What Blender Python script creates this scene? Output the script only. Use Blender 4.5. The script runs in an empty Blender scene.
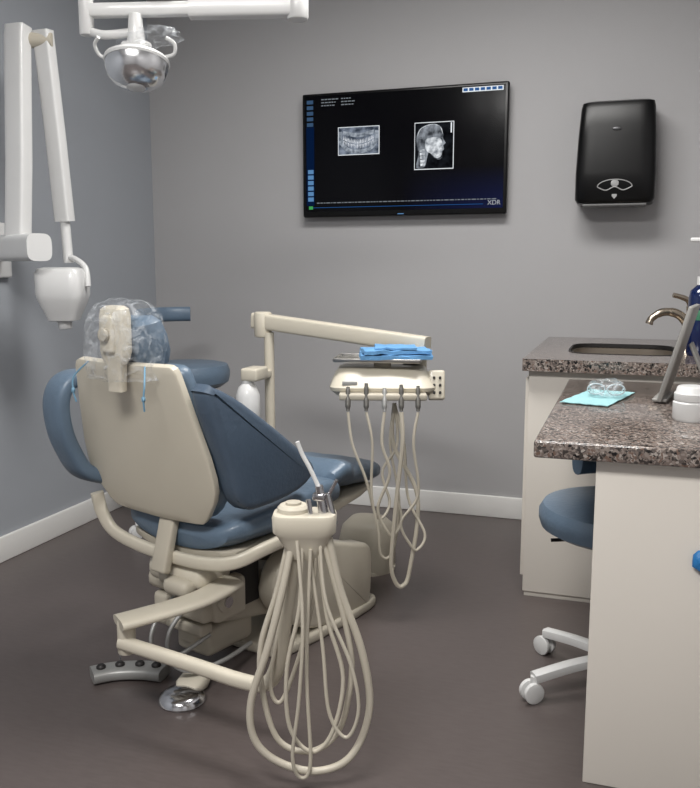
import bpy, bmesh, math, random
from mathutils import Vector as V, Matrix as M, noise
random.seed(3)
sc=bpy.context.scene
pi=math.pi
# ------------------------------------------------------------------ materials
def lin(c):
    o=[]
    for x in c:
        x=x/255.
        o.append(x/12.92 if x<=.04045 else ((x+.055)/1.055)**2.4)
    return (o[0],o[1],o[2],1)
def mat(name,rgb,rough=.5,metal=0,bump=None,var=.06,vs=8,coat=0,emit=None,es=1,trans=0,spec=.5):
    m=bpy.data.materials.new(name);m.use_nodes=True;nt=m.node_tree
    b=nt.nodes['Principled BSDF'];L=nt.links
    tc=nt.nodes.new('ShaderNodeTexCoord')
    n=nt.nodes.new('ShaderNodeTexNoise');n.inputs['Scale'].default_value=vs;n.inputs['Detail'].default_value=4
    L.new(tc.outputs['Object'],n.inputs['Vector'])
    r=nt.nodes.new('ShaderNodeValToRGB');c=lin(rgb)
    r.color_ramp.elements[0].position=.3;r.color_ramp.elements[1].position=.7
    r.color_ramp.elements[0].color=tuple(x*(1-var) for x in c[:3])+(1,)
    r.color_ramp.elements[1].color=tuple(min(1,x*(1+var)) for x in c[:3])+(1,)
    L.new(n.outputs['Fac'],r.inputs['Fac']);L.new(r.outputs['Color'],b.inputs['Base Color'])
    b.inputs['Roughness'].default_value=rough;b.inputs['Metallic'].default_value=metal
    b.inputs['Coat Weight'].default_value=coat;b.inputs['Specular IOR Level'].default_value=spec
    b.inputs['Transmission Weight'].default_value=trans
    if bump:
        n2=nt.nodes.new('ShaderNodeTexNoise');n2.inputs['Scale'].default_value=bump[0];L.new(tc.outputs['Object'],n2.inputs['Vector'])
        bp=nt.nodes.new('ShaderNodeBump');bp.inputs['Strength'].default_value=bump[1];bp.inputs['Distance'].default_value=.01
        L.new(n2.outputs['Fac'],bp.inputs['Height']);L.new(bp.outputs['Normal'],b.inputs['Normal'])
    if emit:
        b.inputs['Emission Color'].default_value=lin(emit);b.inputs['Emission Strength'].default_value=es
    return m
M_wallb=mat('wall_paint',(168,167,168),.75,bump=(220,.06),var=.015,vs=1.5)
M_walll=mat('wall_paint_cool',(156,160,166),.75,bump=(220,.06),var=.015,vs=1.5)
M_ceil=mat('ceiling_paint',(225,225,223),.9,var=.01)
M_trim=mat('trim_paint',(229,228,225),.4,var=.01)
M_cream=mat('cream_plastic',(201,194,178),.38,var=.02,coat=.15)
M_cream2=mat('cream_plastic_dull',(182,175,160),.5,var=.03)
M_white=mat('white_plastic',(214,214,213),.35,var=.01,coat=.2)
M_hose=mat('hose_rubber',(190,183,168),.45,var=.03)
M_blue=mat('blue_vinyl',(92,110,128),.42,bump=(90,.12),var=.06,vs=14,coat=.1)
M_blue_shade=mat('blue_vinyl_shaded',(74,89,106),.45,bump=(90,.12),var=.06,vs=14)  # darker copy of the blue vinyl; shade on the right armrest put into colour
M_dark=mat('dark_metal',(48,46,46),.5,.4)
M_grey=mat('grey_metal',(160,160,158),.45,.4)
M_silver=mat('silver_plastic',(150,148,144),.35,.2)
M_chrome=mat('chrome',(205,205,208),.16,1,var=.01)
M_reflect=mat('satin_reflector',(225,226,228),.2,.95,var=.01)
M_steel=mat('brushed_steel',(178,176,173),.3,1,bump=(60,.1))
M_basin=mat('sink_basin_satin',(150,140,128),.32,.7)
M_bronze=mat('brushed_nickel',(184,172,156),.26,1)
M_black=mat('black_satin',(8,8,9),.3,coat=.0,var=.02,spec=.28)
M_blackm=mat('black_matte',(14,14,15),.4,var=.02)
M_cab=mat('cabinet_laminate',(218,212,203),.45,var=.012,vs=3)
M_teal=mat('paper_bib_teal',(150,196,200),.9,bump=(150,.3))
M_bwrap=mat('sterile_wrap_blue',(100,152,198),.85,bump=(40,.5),var=.08,vs=20)
M_glove=mat('nitrile_blue',(40,120,185),.5,bump=(60,.5))
M_bottle=mat('blue_liquid_bottle',(14,30,72),.12,coat=.5)
M_label=mat('bottle_label',(60,120,90),.5)
def floor_mat():
    m=bpy.data.materials.new('vinyl_floor');m.use_nodes=True;nt=m.node_tree;L=nt.links;b=nt.nodes['Principled BSDF']
    tc=nt.nodes.new('ShaderNodeTexCoord');mp=nt.nodes.new('ShaderNodeMapping');mp.inputs['Scale'].default_value=(14,60,1)
    L.new(tc.outputs['Object'],mp.inputs['Vector'])
    n=nt.nodes.new('ShaderNodeTexNoise');n.inputs['Scale'].default_value=1.6;n.inputs['Detail'].default_value=8;L.new(mp.outputs[0],n.inputs['Vector'])
    r=nt.nodes.new('ShaderNodeValToRGB');r.color_ramp.elements[0].position=.25;r.color_ramp.elements[1].position=.75
    r.color_ramp.elements[0].color=lin((82,74,72));r.color_ramp.elements[1].color=lin((90,82,80))
    L.new(n.outputs['Fac'],r.inputs['Fac']);L.new(r.outputs['Color'],b.inputs['Base Color'])
    b.inputs['Roughness'].default_value=.34
    return m
M_floor=floor_mat()
def granite():
    m=bpy.data.materials.new('granite');m.use_nodes=True;nt=m.node_tree;L=nt.links;b=nt.nodes['Principled BSDF']
    tc=nt.nodes.new('ShaderNodeTexCoord')
    v=nt.nodes.new('ShaderNodeTexVoronoi');v.inputs['Scale'].default_value=165;L.new(tc.outputs['Object'],v.inputs['Vector'])
    sp=nt.nodes.new('ShaderNodeSeparateColor');L.new(v.outputs['Color'],sp.inputs[0])
    n=nt.nodes.new('ShaderNodeTexNoise');n.inputs['Scale'].default_value=65;n.inputs['Detail'].default_value=6;L.new(tc.outputs['Object'],n.inputs['Vector'])
    mx=nt.nodes.new('ShaderNodeMath');mx.operation='MULTIPLY_ADD';mx.inputs[1].default_value=.55;L.new(sp.outputs[0],mx.inputs[0])
    m2=nt.nodes.new('ShaderNodeMath');m2.operation='MULTIPLY';m2.inputs[1].default_value=.5;L.new(n.outputs['Fac'],m2.inputs[0]);L.new(m2.outputs[0],mx.inputs[2])
    r=nt.nodes.new('ShaderNodeValToRGB');cr=r.color_ramp;cr.interpolation='CONSTANT'
    cols=[(0,(26,24,24)),(.28,(62,57,54)),(.38,(114,102,96)),(.48,(134,123,116)),(.6,(92,84,80)),(.7,(162,153,146)),(.76,(110,90,80))]
    cr.elements[0].position=0;cr.elements[0].color=lin(cols[0][1]);cr.elements[1].position=.28;cr.elements[1].color=lin(cols[1][1])
    for p,c in cols[2:]:
        e=cr.elements.new(p);e.color=lin(c)
    L.new(mx.outputs[0],r.inputs['Fac']);L.new(r.outputs['Color'],b.inputs['Base Color'])
    b.inputs['Roughness'].default_value=.1
    return m
M_gran=granite()
def film(name,tint=(230,235,240),fac=.25,ns=28,bs=.9):
    m=bpy.data.materials.new(name);m.use_nodes=True;nt=m.node_tree;L=nt.links
    nt.nodes.clear();o=nt.nodes.new('ShaderNodeOutputMaterial')
    t=nt.nodes.new('ShaderNodeBsdfTransparent');g=nt.nodes.new('ShaderNodeBsdfPrincipled');g.inputs['Base Color'].default_value=lin(tint);g.inputs['Roughness'].default_value=.12
    n=nt.nodes.new('ShaderNodeTexNoise');n.inputs['Scale'].default_value=ns;n.inputs['Detail'].default_value=2;n.inputs['Distortion'].default_value=1.5
    tc=nt.nodes.new('ShaderNodeTexCoord');L.new(tc.outputs['Object'],n.inputs['Vector'])
    r=nt.nodes.new('ShaderNodeMapRange');r.inputs[1].default_value=.45;r.inputs[2].default_value=.8;r.inputs[3].default_value=fac*.25;r.inputs[4].default_value=min(1,fac*2.2)
    L.new(n.outputs['Fac'],r.inputs[0])
    bp=nt.nodes.new('ShaderNodeBump');bp.inputs['Strength'].default_value=bs;bp.inputs['Distance'].default_value=.02;L.new(n.outputs['Fac'],bp.inputs['Height']);L.new(bp.outputs[0],g.inputs['Normal'])
    mx=nt.nodes.new('ShaderNodeMixShader');L.new(r.outputs[0],mx.inputs[0]);L.new(t.outputs[0],mx.inputs[1]);L.new(g.outputs[0],mx.inputs[2]);L.new(mx.outputs[0],o.inputs[0])
    return m
M_film=film('clear_plastic_film',fac=.19,ns=26,bs=.9)
M_film2=film('clear_plastic_wrap',fac=.3)
def emi(name,rgb,s=1,nscale=None,rgb2=None):
    m=bpy.data.materials.new(name);m.use_nodes=True;nt=m.node_tree;L=nt.links;nt.nodes.clear()
    o=nt.nodes.new('ShaderNodeOutputMaterial');e=nt.nodes.new('ShaderNodeEmission');e.inputs[0].default_value=lin(rgb);e.inputs[1].default_value=s
    if nscale:
        tc=nt.nodes.new('ShaderNodeTexCoord');mp=nt.nodes.new('ShaderNodeMapping');mp.inputs['Scale'].default_value=nscale
        n=nt.nodes.new('ShaderNodeTexNoise');n.inputs['Scale'].default_value=1;n.inputs['Detail'].default_value=6
        r=nt.nodes.new('ShaderNodeValToRGB');r.color_ramp.elements[0].position=.36;r.color_ramp.elements[1].position=.64
        r.color_ramp.elements[0].color=lin(rgb);r.color_ramp.elements[1].color=lin(rgb2)
        L.new(tc.outputs['Object'],mp.inputs[0]);L.new(mp.outputs[0],n.inputs['Vector']);L.new(n.outputs['Fac'],r.inputs[0]);L.new(r.outputs[0],e.inputs[0])
    L.new(e.outputs[0],o.inputs[0]);return m
E_white=emi('screen_white',(232,236,240),1.)
E_grey=emi('screen_grey_text',(130,136,142),.8)
E_blue=emi('screen_blue',(40,95,160),.8)
E_lblue=emi('screen_light_blue',(105,155,205),.7)
E_dblue=emi('screen_slate_blue',(70,100,135),.6)
E_green=emi('screen_green',(70,170,90),.8)
E_xray=emi('xray_tissue',(44,47,52),1.,(26,20,26),(150,156,164))
E_bone=emi('xray_bone',(120,126,134),1.,(40,20,40),(232,236,240))
E_jaw=emi('xray_jaw',(96,104,114),1.,(50,30,50),(170,178,188))
E_xrayd=emi('xray_dark',(10,11,14),.8,(30,30,30),(30,33,38))
E_pano=emi('xray_pano_back',(52,60,72),.9,(24,20,30),(140,150,166))
E_teeth=emi('xray_teeth',(150,156,164),1.,(160,10,60),(226,230,236))
def screen_mat():
    m=bpy.data.materials.new('display_glass');m.use_nodes=True;nt=m.node_tree;L=nt.links;b=nt.nodes['Principled BSDF']
    b.inputs['Base Color'].default_value=(.002,.002,.003,1);b.inputs['Roughness'].default_value=.15;b.inputs['Specular IOR Level'].default_value=.12
    tc=nt.nodes.new('ShaderNodeTexCoord');s=nt.nodes.new('ShaderNodeSeparateXYZ');L.new(tc.outputs['Generated'],s.inputs[0])
    r=nt.nodes.new('ShaderNodeMapRange');r.inputs[1].default_value=.5;r.inputs[2].default_value=1.;r.inputs[3].default_value=0;r.inputs[4].default_value=.6
    r2=nt.nodes.new('ShaderNodeMapRange');r2.inputs[1].default_value=.35;r2.inputs[2].default_value=0.;r2.inputs[3].default_value=0;r2.inputs[4].default_value=1
    L.new(s.outputs[0],r.inputs[0]);L.new(s.outputs[2],r2.inputs[0])
    mu=nt.nodes.new('ShaderNodeMath');mu.operation='MULTIPLY';L.new(r.outputs[0],mu.inputs[0]);L.new(r2.outputs[0],mu.inputs[1])
    b.inputs['Emission Color'].default_value=lin((14,26,74));L.new(mu.outputs[0],b.inputs['Emission Strength'])
    return m
M_screen=screen_mat()
# ------------------------------------------------------------------ geometry helpers
def merge(bm,tmp,mtx=None):
    if mtx is not None: bmesh.ops.transform(tmp,matrix=mtx,verts=tmp.verts)
    me=bpy.data.meshes.new('tmp');tmp.to_mesh(me);bm.from_mesh(me);bpy.data.meshes.remove(me);tmp.free()
def B(): return bmesh.new()
def eul(r): 
    from mathutils import Euler
    return Euler(r).to_matrix().to_4x4()
def box(bm,c,s,bev=0,rot=None,seg=3):
    t=B();bmesh.ops.create_cube(t,size=1);bmesh.ops.scale(t,vec=V(s),verts=t.verts)
    if bev: bmesh.ops.bevel(t,geom=list(t.edges),offset=bev,segments=seg,affect='EDGES',profile=.5)
    mt=M.Translation(V(c))
    if rot is not None: mt=mt@(eul(rot) if isinstance(rot,tuple) else rot)
    merge(bm,t,mt);return bm
def prism(bm,poly,axis,lo,hi,bev=0,seg=3):
    t=B()
    def mk(p,k):
        if axis=='x': return V((k,p[0],p[1]))
        if axis=='y': return V((p[0],k,p[1]))
        return V((p[0],p[1],k))
    a=[t.verts.new(mk(p,lo)) for p in poly];b=[t.verts.new(mk(p,hi)) for p in poly]
    n=len(poly)
    t.faces.new(a);t.faces.new(b[::-1])
    for i in range(n): t.faces.new((a[i],b[i],b[(i+1)%n],a[(i+1)%n]))
    bmesh.ops.recalc_face_normals(t,faces=t.faces)
    if bev: bmesh.ops.bevel(t,geom=list(t.edges),offset=bev,segments=seg,affect='EDGES',profile=.5)
    merge(bm,t);return bm
def spoly(pts,res=4):
    return [(p.x,p.y) for p in cat([(a,b_,0) for a,b_ in pts],res,True)]
def frame(ax):
    ax=V(ax).normalized();u=V((0,0,1)) if abs(ax.z)<.9 else V((1,0,0))
    x=ax.cross(u).normalized();y=ax.cross(x).normalized();return x,y,ax
def lathe(bm,p,ax,prof,seg=32,sx=1,sy=1):
    x,y,z=frame(ax);p=V(p);t=B();rings=[]
    for r,h in prof:
        if r<1e-5: rings.append([t.verts.new(p+z*h)])
        else: rings.append([t.verts.new(p+z*h+x*(r*sx*math.cos(2*pi*i/seg))+y*(r*sy*math.sin(2*pi*i/seg))) for i in range(seg)])
    for a,b in zip(rings,rings[1:]):
        for i in range(seg):
            j=(i+1)%seg
            if len(a)==1 and len(b)==1: continue
            if len(a)==1: t.faces.new((a[0],b[i],b[j]))
            elif len(b)==1: t.faces.new((a[i],a[j],b[0]))
            else: t.faces.new((a[i],a[j],b[j],b[i]))
    if len(rings[0])>1: t.faces.new(rings[0])
    if len(rings[-1])>1: t.faces.new(rings[-1])
    bmesh.ops.recalc_face_normals(t,faces=t.faces);merge(bm,t);return bm
def cyl(bm,p0,p1,r,r1=None,bev=0,seg=24):
    p0=V(p0);p1=V(p1);h=(p1-p0).length;r1=r if r1 is None else r1
    pr=[(r,0),(r1,h)] if not bev else [(r-bev,0),(r-bev*.3,bev*.3),(r,bev),(r1,h-bev),(r1-bev*.3,h-bev*.3),(r1-bev,h)]
    return lathe(bm,p0,p1-p0,pr,seg)
def cat(pts,res=8,closed=False):
    pts=[V(p) for p in pts];n=len(pts);out=[]
    def g(i): 
        return pts[i%n] if closed else pts[max(0,min(n-1,i))]
    for i in range(n if closed else n-1):
        a,b,c,d=g(i-1),g(i),g(i+1),g(i+2)
        for k in range(res):
            s=k/res
            out.append(.5*((2*b)+(c-a)*s+(2*a-5*b+4*c-d)*s*s+(3*b-a-3*c+d)*s**3))
    if not closed: out.append(pts[-1].copy())
    return out
def tube(bm,pts,r,seg=10,res=8,flat=None,closed=False,smooth=True,radii=None,e=.55):
    P=cat(pts,res,closed) if smooth else [V(p) for p in pts]
    n=len(P);t=B();rings=[];nx=None
    for i in range(n):
        if closed: d=P[(i+1)%n]-P[i-1]
        else: d=P[min(n-1,i+1)]-P[max(0,i-1)]
        d.normalize()
        if flat:
            up=V(flat[0]);side=d.cross(up)
            if side.length<1e-4: side=nx or V((1,0,0))
            side.normalize();u2=side.cross(d).normalized();nx=side
            ring=[]
            for k in range(seg):
                a=2*pi*k/seg;c_,s_=math.cos(a),math.sin(a)
                ring.append(t.verts.new(P[i]+side*(flat[2]*math.copysign(abs(c_)**e,c_))+u2*(flat[1]*math.copysign(abs(s_)**e,s_))))
        else:
            if nx is None:
                nx,_,_=frame(d)
            nx=(nx-d*nx.dot(d)).normalized();ny=d.cross(nx)
            rr=r if radii is None else radii[min(len(radii)-1,int(i/(max(1,n-1))*(len(radii)-1)+.5))]
            ring=[t.verts.new(P[i]+nx*(rr*math.cos(2*pi*k/seg))+ny*(rr*math.sin(2*pi*k/seg))) for k in range(seg)]
        rings.append(ring)
    m=n if closed else n-1
    for i in range(m):
        a,b=rings[i],rings[(i+1)%n]
        for k in range(seg): t.faces.new((a[k],a[(k+1)%seg],b[(k+1)%seg],b[k]))
    if not closed: t.faces.new(rings[0]);t.faces.new(rings[-1])
    bmesh.ops.recalc_face_normals(t,faces=t.faces);merge(bm,t);return bm
def pad(bm,rings,seg=28):
    """rings: (center, side, normal, half width, half thickness, exponent, bow)"""
    t=B();R=[]
    for c,s,n,w,h,e,bow in rings:
        c=V(c);s=V(s).normalized();n=V(n).normalized();ring=[]
        for k in range(seg):
            a=2*pi*k/seg;x=math.cos(a);y=math.sin(a);q=2./e
            X=math.copysign(abs(x)**q,x);Y=math.copysign(abs(y)**q,y)
            ring.append(t.verts.new(c+s*(w*X)+n*(h*Y+bow*X*X)))
        R.append(ring)
    for a,b in zip(R,R[1:]):
        for k in range(seg): t.faces.new((a[k],a[(k+1)%seg],b[(k+1)%seg],b[k]))
    t.faces.new(R[0]);t.faces.new(R[-1])
    bmesh.ops.recalc_face_normals(t,faces=t.faces);merge(bm,t);return bm
def ball(bm,c,r,sub=3,sc_=(1,1,1),nz=0,nf=10,ridge=0):
    t=B();bmesh.ops.create_icosphere(t,subdivisions=sub,radius=1)
    for v in t.verts:
        q=v.co.copy()
        k=1+nz*noise.noise(q*nf*.3+V(c)*3) if nz else 1
        if ridge: k+=ridge*(abs(noise.noise(q*5+V(c)*7))-.2)
        v.co=V((q.x*r*sc_[0]*k,q.y*r*sc_[1]*k,q.z*r*sc_[2]*k))
    merge(bm,t,M.Translation(V(c)));return bm
FR={};TOP={}
def props(o,label,category,group=None):
    o['label']=label;o['category']=category
    if group:o['group']=group
def thing(name,label,category,loc,rotz=0,group=None):
    e=bpy.data.objects.new(name,None);e.empty_display_size=.1;bpy.context.collection.objects.link(e)
    e.location=loc;e.rotation_euler=(0,0,rotz);props(e,label,category,group)
    FR[e]=M.Translation(V(loc))@M.Rotation(rotz,4,'Z');TOP[e]=FR[e];return e
def make(name,bm,m,parent=None,co='l',label=None,sharp=38,sub=0,cat_=None,group=None,kind=None):
    Mw=M.Identity(4) if (co=='w' or parent is None) else TOP[parent]
    for v in bm.verts: v.co=Mw@v.co
    inv=FR[parent].inverted() if parent else M.Identity(4)
    for v in bm.verts: v.co=inv@v.co
    lo=V([min(v.co[i] for v in bm.verts) for i in range(3)]);hi=V([max(v.co[i] for v in bm.verts) for i in range(3)])
    c=(lo+hi)/2
    if parent is None and kind is None: c.z=lo.z
    for v in bm.verts: v.co-=c
    bm.normal_update()
    for f in bm.faces:f.smooth=True
    for e in bm.edges:
        if len(e.link_faces)==2 and e.calc_face_angle(0)>math.radians(sharp): e.smooth=False
    me=bpy.data.meshes.new(name);bm.to_mesh(me);bm.free();me.materials.append(m)
    o=bpy.data.objects.new(name,me);bpy.context.collection.objects.link(o);o.location=c
    if parent: o.parent=parent;FR[o]=FR[parent]@M.Translation(c);TOP[o]=TOP[parent]
    else: FR[o]=M.Translation(c);TOP[o]=M.Identity(4)
    if label and parent: o['label']=label
    if label and not parent: props(o,label,cat_,group)
    if kind:o['kind']=kind
    if sub:
        s=o.modifiers.new('s','SUBSURF');s.levels=sub;s.render_levels=sub
    return o
def text(body,size,mtx,m,parent,name='lettering',ext=0,label=None,shear=0):
    c=bpy.data.curves.new('t','FONT');c.body=body;c.size=size;c.extrude=ext;c.shear=shear;t=bpy.data.objects.new('t',c)
    bpy.context.collection.objects.link(t);bpy.context.view_layer.update()
    me=bpy.data.meshes.new_from_object(t.evaluated_get(bpy.context.evaluated_depsgraph_get()))
    bpy.data.objects.remove(t);bm=B();bm.from_mesh(me);bpy.data.meshes.remove(me)
    bmesh.ops.transform(bm,matrix=mtx,verts=bm.verts)
    return make(name,bm,m,parent,co='w',label=label)
FACE=lambda x,y,z: M.Translation(V((x,y,z)))@M.Rotation(pi/2,4,'X')
def struct(name,c,s,m,bev=0):
    return make(name,box(B(),c,s,bev),m,None,kind='structure')
# ------------------------------------------------------------------ room
XL,XR,YB,YF,ZC=-2.42,.64,4.0,-1.6,2.7
struct('floor',((XL+XR)/2,(YB+YF)/2,-.05),(XR-XL+.2,YB-YF+.2,.1),M_floor)
struct('ceiling',((XL+XR)/2,(YB+YF)/2,ZC+.05),(XR-XL+.2,YB-YF+.2,.1),M_ceil)
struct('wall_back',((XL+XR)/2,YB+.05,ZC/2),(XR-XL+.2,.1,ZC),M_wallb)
struct('wall_front',((XL+XR)/2,YF-.05,ZC/2),(XR-XL+.2,.1,ZC),M_wallb)
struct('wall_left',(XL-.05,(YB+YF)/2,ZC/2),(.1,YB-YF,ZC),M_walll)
struct('wall_right',(XR+.05,(YB+YF)/2,ZC/2),(.1,YB-YF,ZC),M_wallb)
struct('baseboard_back',((XL-.335)/2,YB-.008,.053),(-.335-XL,.016,.106),M_trim,.004)
struct('baseboard_left',(XL+.008,(YB+YF)/2,.053),(.016,YB-YF-.04,.106),M_trim,.004)
XR-=.02
E_pan=emi('light_diffuser',(255,252,247),3.0)
def troffer(x,y,pw):
    T=thing('ceiling_light','white rectangular recessed fluorescent ceiling light panel','ceiling light',(x,y,ZC-.03),group='ceiling light panels')
    b=B()
    box(b,(-.61,0,.012),(.03,.64,.03));box(b,(.61,0,.012),(.03,.64,.03));box(b,(0,-.31,.012),(1.2,.03,.03));box(b,(0,.31,.012),(1.2,.03,.03))
    make('light_frame',b,M_trim,T);make('diffuser',box(B(),(0,0,.016),(1.18,.58,.006)),E_pan,T)
    a=bpy.data.lights.new('fluorescent_lamp','AREA');a.shape='RECTANGLE';a.size=1.15;a.size_y=.55;a.energy=pw;a.color=(1,.982,.957)
    o=bpy.data.objects.new('fluorescent_lamp',a);bpy.context.collection.objects.link(o);o.parent=T;o.location=(0,0,-.01)
troffer(-.75,.1,78);troffer(-.6,2.4,47)
w=bpy.data.worlds.new('w');sc.world=w;w.use_nodes=True;w.node_tree.nodes['Background'].inputs[0].default_value=(.3,.32,.36,1);w.node_tree.nodes['Background'].inputs[1].default_value=.1
# ------------------------------------------------------------------ television
T=thing('television','black flat wall-mounted television showing dental x-rays','television',(-1.05,3.99,1.445))
b=B();box(b,(-1.05,3.955,1.735),(.99,.035,.58),.008);box(b,(-1.05,3.973,1.72),(.7,.04,.4),.01);make('housing',b,M_black,T,'w')
scr=make('screen',box(B(),(-1.05,3.936,1.742),(.958,.004,.54)),M_screen,T,'w')
def sp(x0,x1,z0,z1,m,name,y=3.932,label=None,par=None):
    return make(name,box(B(),((x0+x1)/2,y,(z0+z1)/2),(x1-x0,.002,z1-z0)),m,par or scr,'w',label=label)
b=B();z=1.985
for i in range(5): box(b,(-1.503,3.9325,z-i*.026),(.032,.002,.017))
make('toolbar',b,E_dblue,scr,'w',label='column of small pale blue software icons')
sp(-1.522,-1.483,1.50,1.87,emi('sidebar_grad',(12,34,72),.6),'sidebar')
b=B()
for i in range(6): box(b,(-1.50,3.930,1.66-i*.026),(.028,.002,.019))
make('thumbnail_icons',b,E_lblue,scr,'w',label='pale blue square software buttons')
sp(-1.51,-1.49,1.482,1.497,E_green,'status_icon',3.930)
b=B();box(b,(-.672,3.9325,1.996),(.185,.002,.02));make('menu_bar',b,E_white,scr,'w',label='white and blue window menu bar')
b=B()
for i in range(7): box(b,(-.750+i*.026,3.9305,1.996),(.019,.002,.012))
make('menu_icons',b,E_blue,scr,'w')
pn=sp(-1.36,-1.155,1.732,1.862,E_white,'panoramic_xray',label='panoramic dental x-ray image')
make('film_background',box(B(),(-1.2575,3.9305,1.797),(.199,.002,.124)),E_pano,pn,'w')
b=B()
tube(b,[(-1.348,3.9295,1.840),(-1.342,3.9295,1.79),(-1.31,3.9295,1.757),(-1.2575,3.9295,1.747),(-1.205,3.9295,1.757),(-1.173,3.9295,1.79),(-1.167,3.9295,1.840)],.009,flat=((0,1,0),.0005,.009))
tube(b,[(-1.335,3.9295,1.835),(-1.2575,3.9295,1.822),(-1.18,3.9295,1.835)],.005,flat=((0,1,0),.0005,.009))
make('jaw_image',b,E_jaw,pn,'w')
b=B()
for i in range(20):
    x=-1.330+i*.0076;zz=1.780+.00022*(i-9.5)**2
    prism(b,[(x-.003,zz+.003),(x+.003,zz+.003),(x+.0022,zz+.014),(x,zz+.024),(x-.0022,zz+.014)],'y',3.9285,3.9292)
    prism(b,[(x-.0028,zz-.001),(x,zz-.022),(x+.0028,zz-.001)],'y',3.9285,3.9292)
make('teeth_image',b,E_teeth,pn,'w')
cp=sp(-.985,-.80,1.652,1.864,E_white,'skull_xray',label='side-view skull x-ray image')
make('film_background',box(B(),(-.8925,3.9305,1.758),(.179,.002,.205)),E_xrayd,cp,'w')
cran=[(-.975,1.80),(-.96,1.835),(-.925,1.852),(-.89,1.855),(-.86,1.84),(-.848,1.81),(-.85,1.79),(-.838,1.768),(-.848,1.758),(-.845,1.74),(-.855,1.728),(-.852,1.705),(-.87,1.695),(-.895,1.708),(-.915,1.73),(-.925,1.70),(-.935,1.665),(-.975,1.662),(-.965,1.72),(-.972,1.76)]
b=B();prism(b,spoly(cran,3),'y',3.929,3.9300);make('skull_image',b,E_xray,cp,'w')
b=B();prism(b,spoly([(-.925,1.790),(-.89,1.795),(-.862,1.788),(-.853,1.765),(-.852,1.735),(-.860,1.708),(-.88,1.702),(-.905,1.722),(-.925,1.735),(-.935,1.765)],3),'y',3.9283,3.9289)
for i in range(5): box(b,(-.948+i*.001,3.9286,1.738-i*.016),(.022,.0008,.012))
tube(b,[(-.972,3.9283,1.80),(-.957,3.9283,1.833),(-.924,3.9283,1.849),(-.889,3.9283,1.852),(-.862,3.9283,1.837),(-.852,3.9283,1.81)],.0014,seg=6)
make('bone_image',b,E_bone,cp,'w')
make('scale_bar_image',box(B(),(-.812,3.9285,1.835),(.006,.001,.045)),E_white,cp,'w')
for x0,nn_ in ((-1.445,5),(-1.345,4)):
    for i in range(3):
        b=B();x=x0;random.seed(i+nn_)
        for k in range(nn_):
            wd=random.uniform(.007,.016);box(b,(x+wd/2,3.9325,1.994-i*.014),(wd,.001,.0045));x+=wd+.004
        make('text_line',b,E_grey,scr,'w',label='tiny unreadable line of on-screen text')
b=B();x=-1.47;random.seed(9)
while x<-.62:
    wd=random.uniform(.006,.022);box(b,(x+wd/2,3.9325,1.512),(wd,.001,.0045));x+=wd+.005
make('text_line',b,E_grey,scr,'w',label='tiny unreadable line of on-screen text')
sp(-1.50,-.66,1.489,1.491,E_blue,'divider_line')
text('XDR',.029,FACE(-.640,3.9300,1.486),emi('screen_logo_grey',(190,195,200),.8),scr)
make('power_light',box(B(),(-1.05,3.9365,1.454),(.03,.002,.004)),E_lblue,T,'w')
# ------------------------------------------------------------------ towel dispenser
T=thing('paper_towel_dispenser','black wall-mounted paper towel dispenser with rounded cover','towel dispenser',(-.085,4.0,1.46))
b=B()
pad(b,[((-.085,3.90,z_),(1,0,0),(0,1,0),w_,d_,7,0) for z_,w_,d_ in [(1.470,.14,.07),(1.474,.154,.09),(1.49,.163,.10),(1.60,.164,.10),(1.75,.158,.098),(1.865,.150,.092),(1.887,.145,.084),(1.894,.13,.066)]],48)
make('cover',b,M_black,T,'w')
make('wall_plate',box(B(),(-.085,3.985,1.68),(.30,.03,.40),.01),M_blackm,T,'w')
b=B();box(b,(-.085,3.88,1.466),(.26,.13,.010),.003);make('paper_slot',b,mat('grey_plastic',(105,105,105),.5),T,'w')
Mg=mat('emblem_grey',(150,150,150),.4)
b=B()
tube(b,[(-.085+.07*math.cos(a),3.797,1.538+.030*math.sin(a)) for a in [pi*i/10 for i in range(11)]],.0022,seg=8,res=3)
tube(b,[(-.155,3.797,1.538),(-.12,3.797,1.524),(-.085,3.797,1.538),(-.05,3.797,1.524),(-.015,3.797,1.538)],.0025,seg=8)
ball(b,(-.085,3.798,1.553),.017,2,(1.,.12,.9))
prism(b,[(-.095,1.508),(-.075,1.508),(-.075,1.50),(-.085,1.488),(-.095,1.50)],'y',3.797,3.803)
make('push_emblem',b,Mg,T,'w',label='grey hand and towel symbol')
b=B();ball(b,(-.085,3.799,1.775),.018,2,(1.,.08,.4));make('maker_badge',b,mat('badge_grey',(70,70,72),.3,.6),T,'w')
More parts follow.
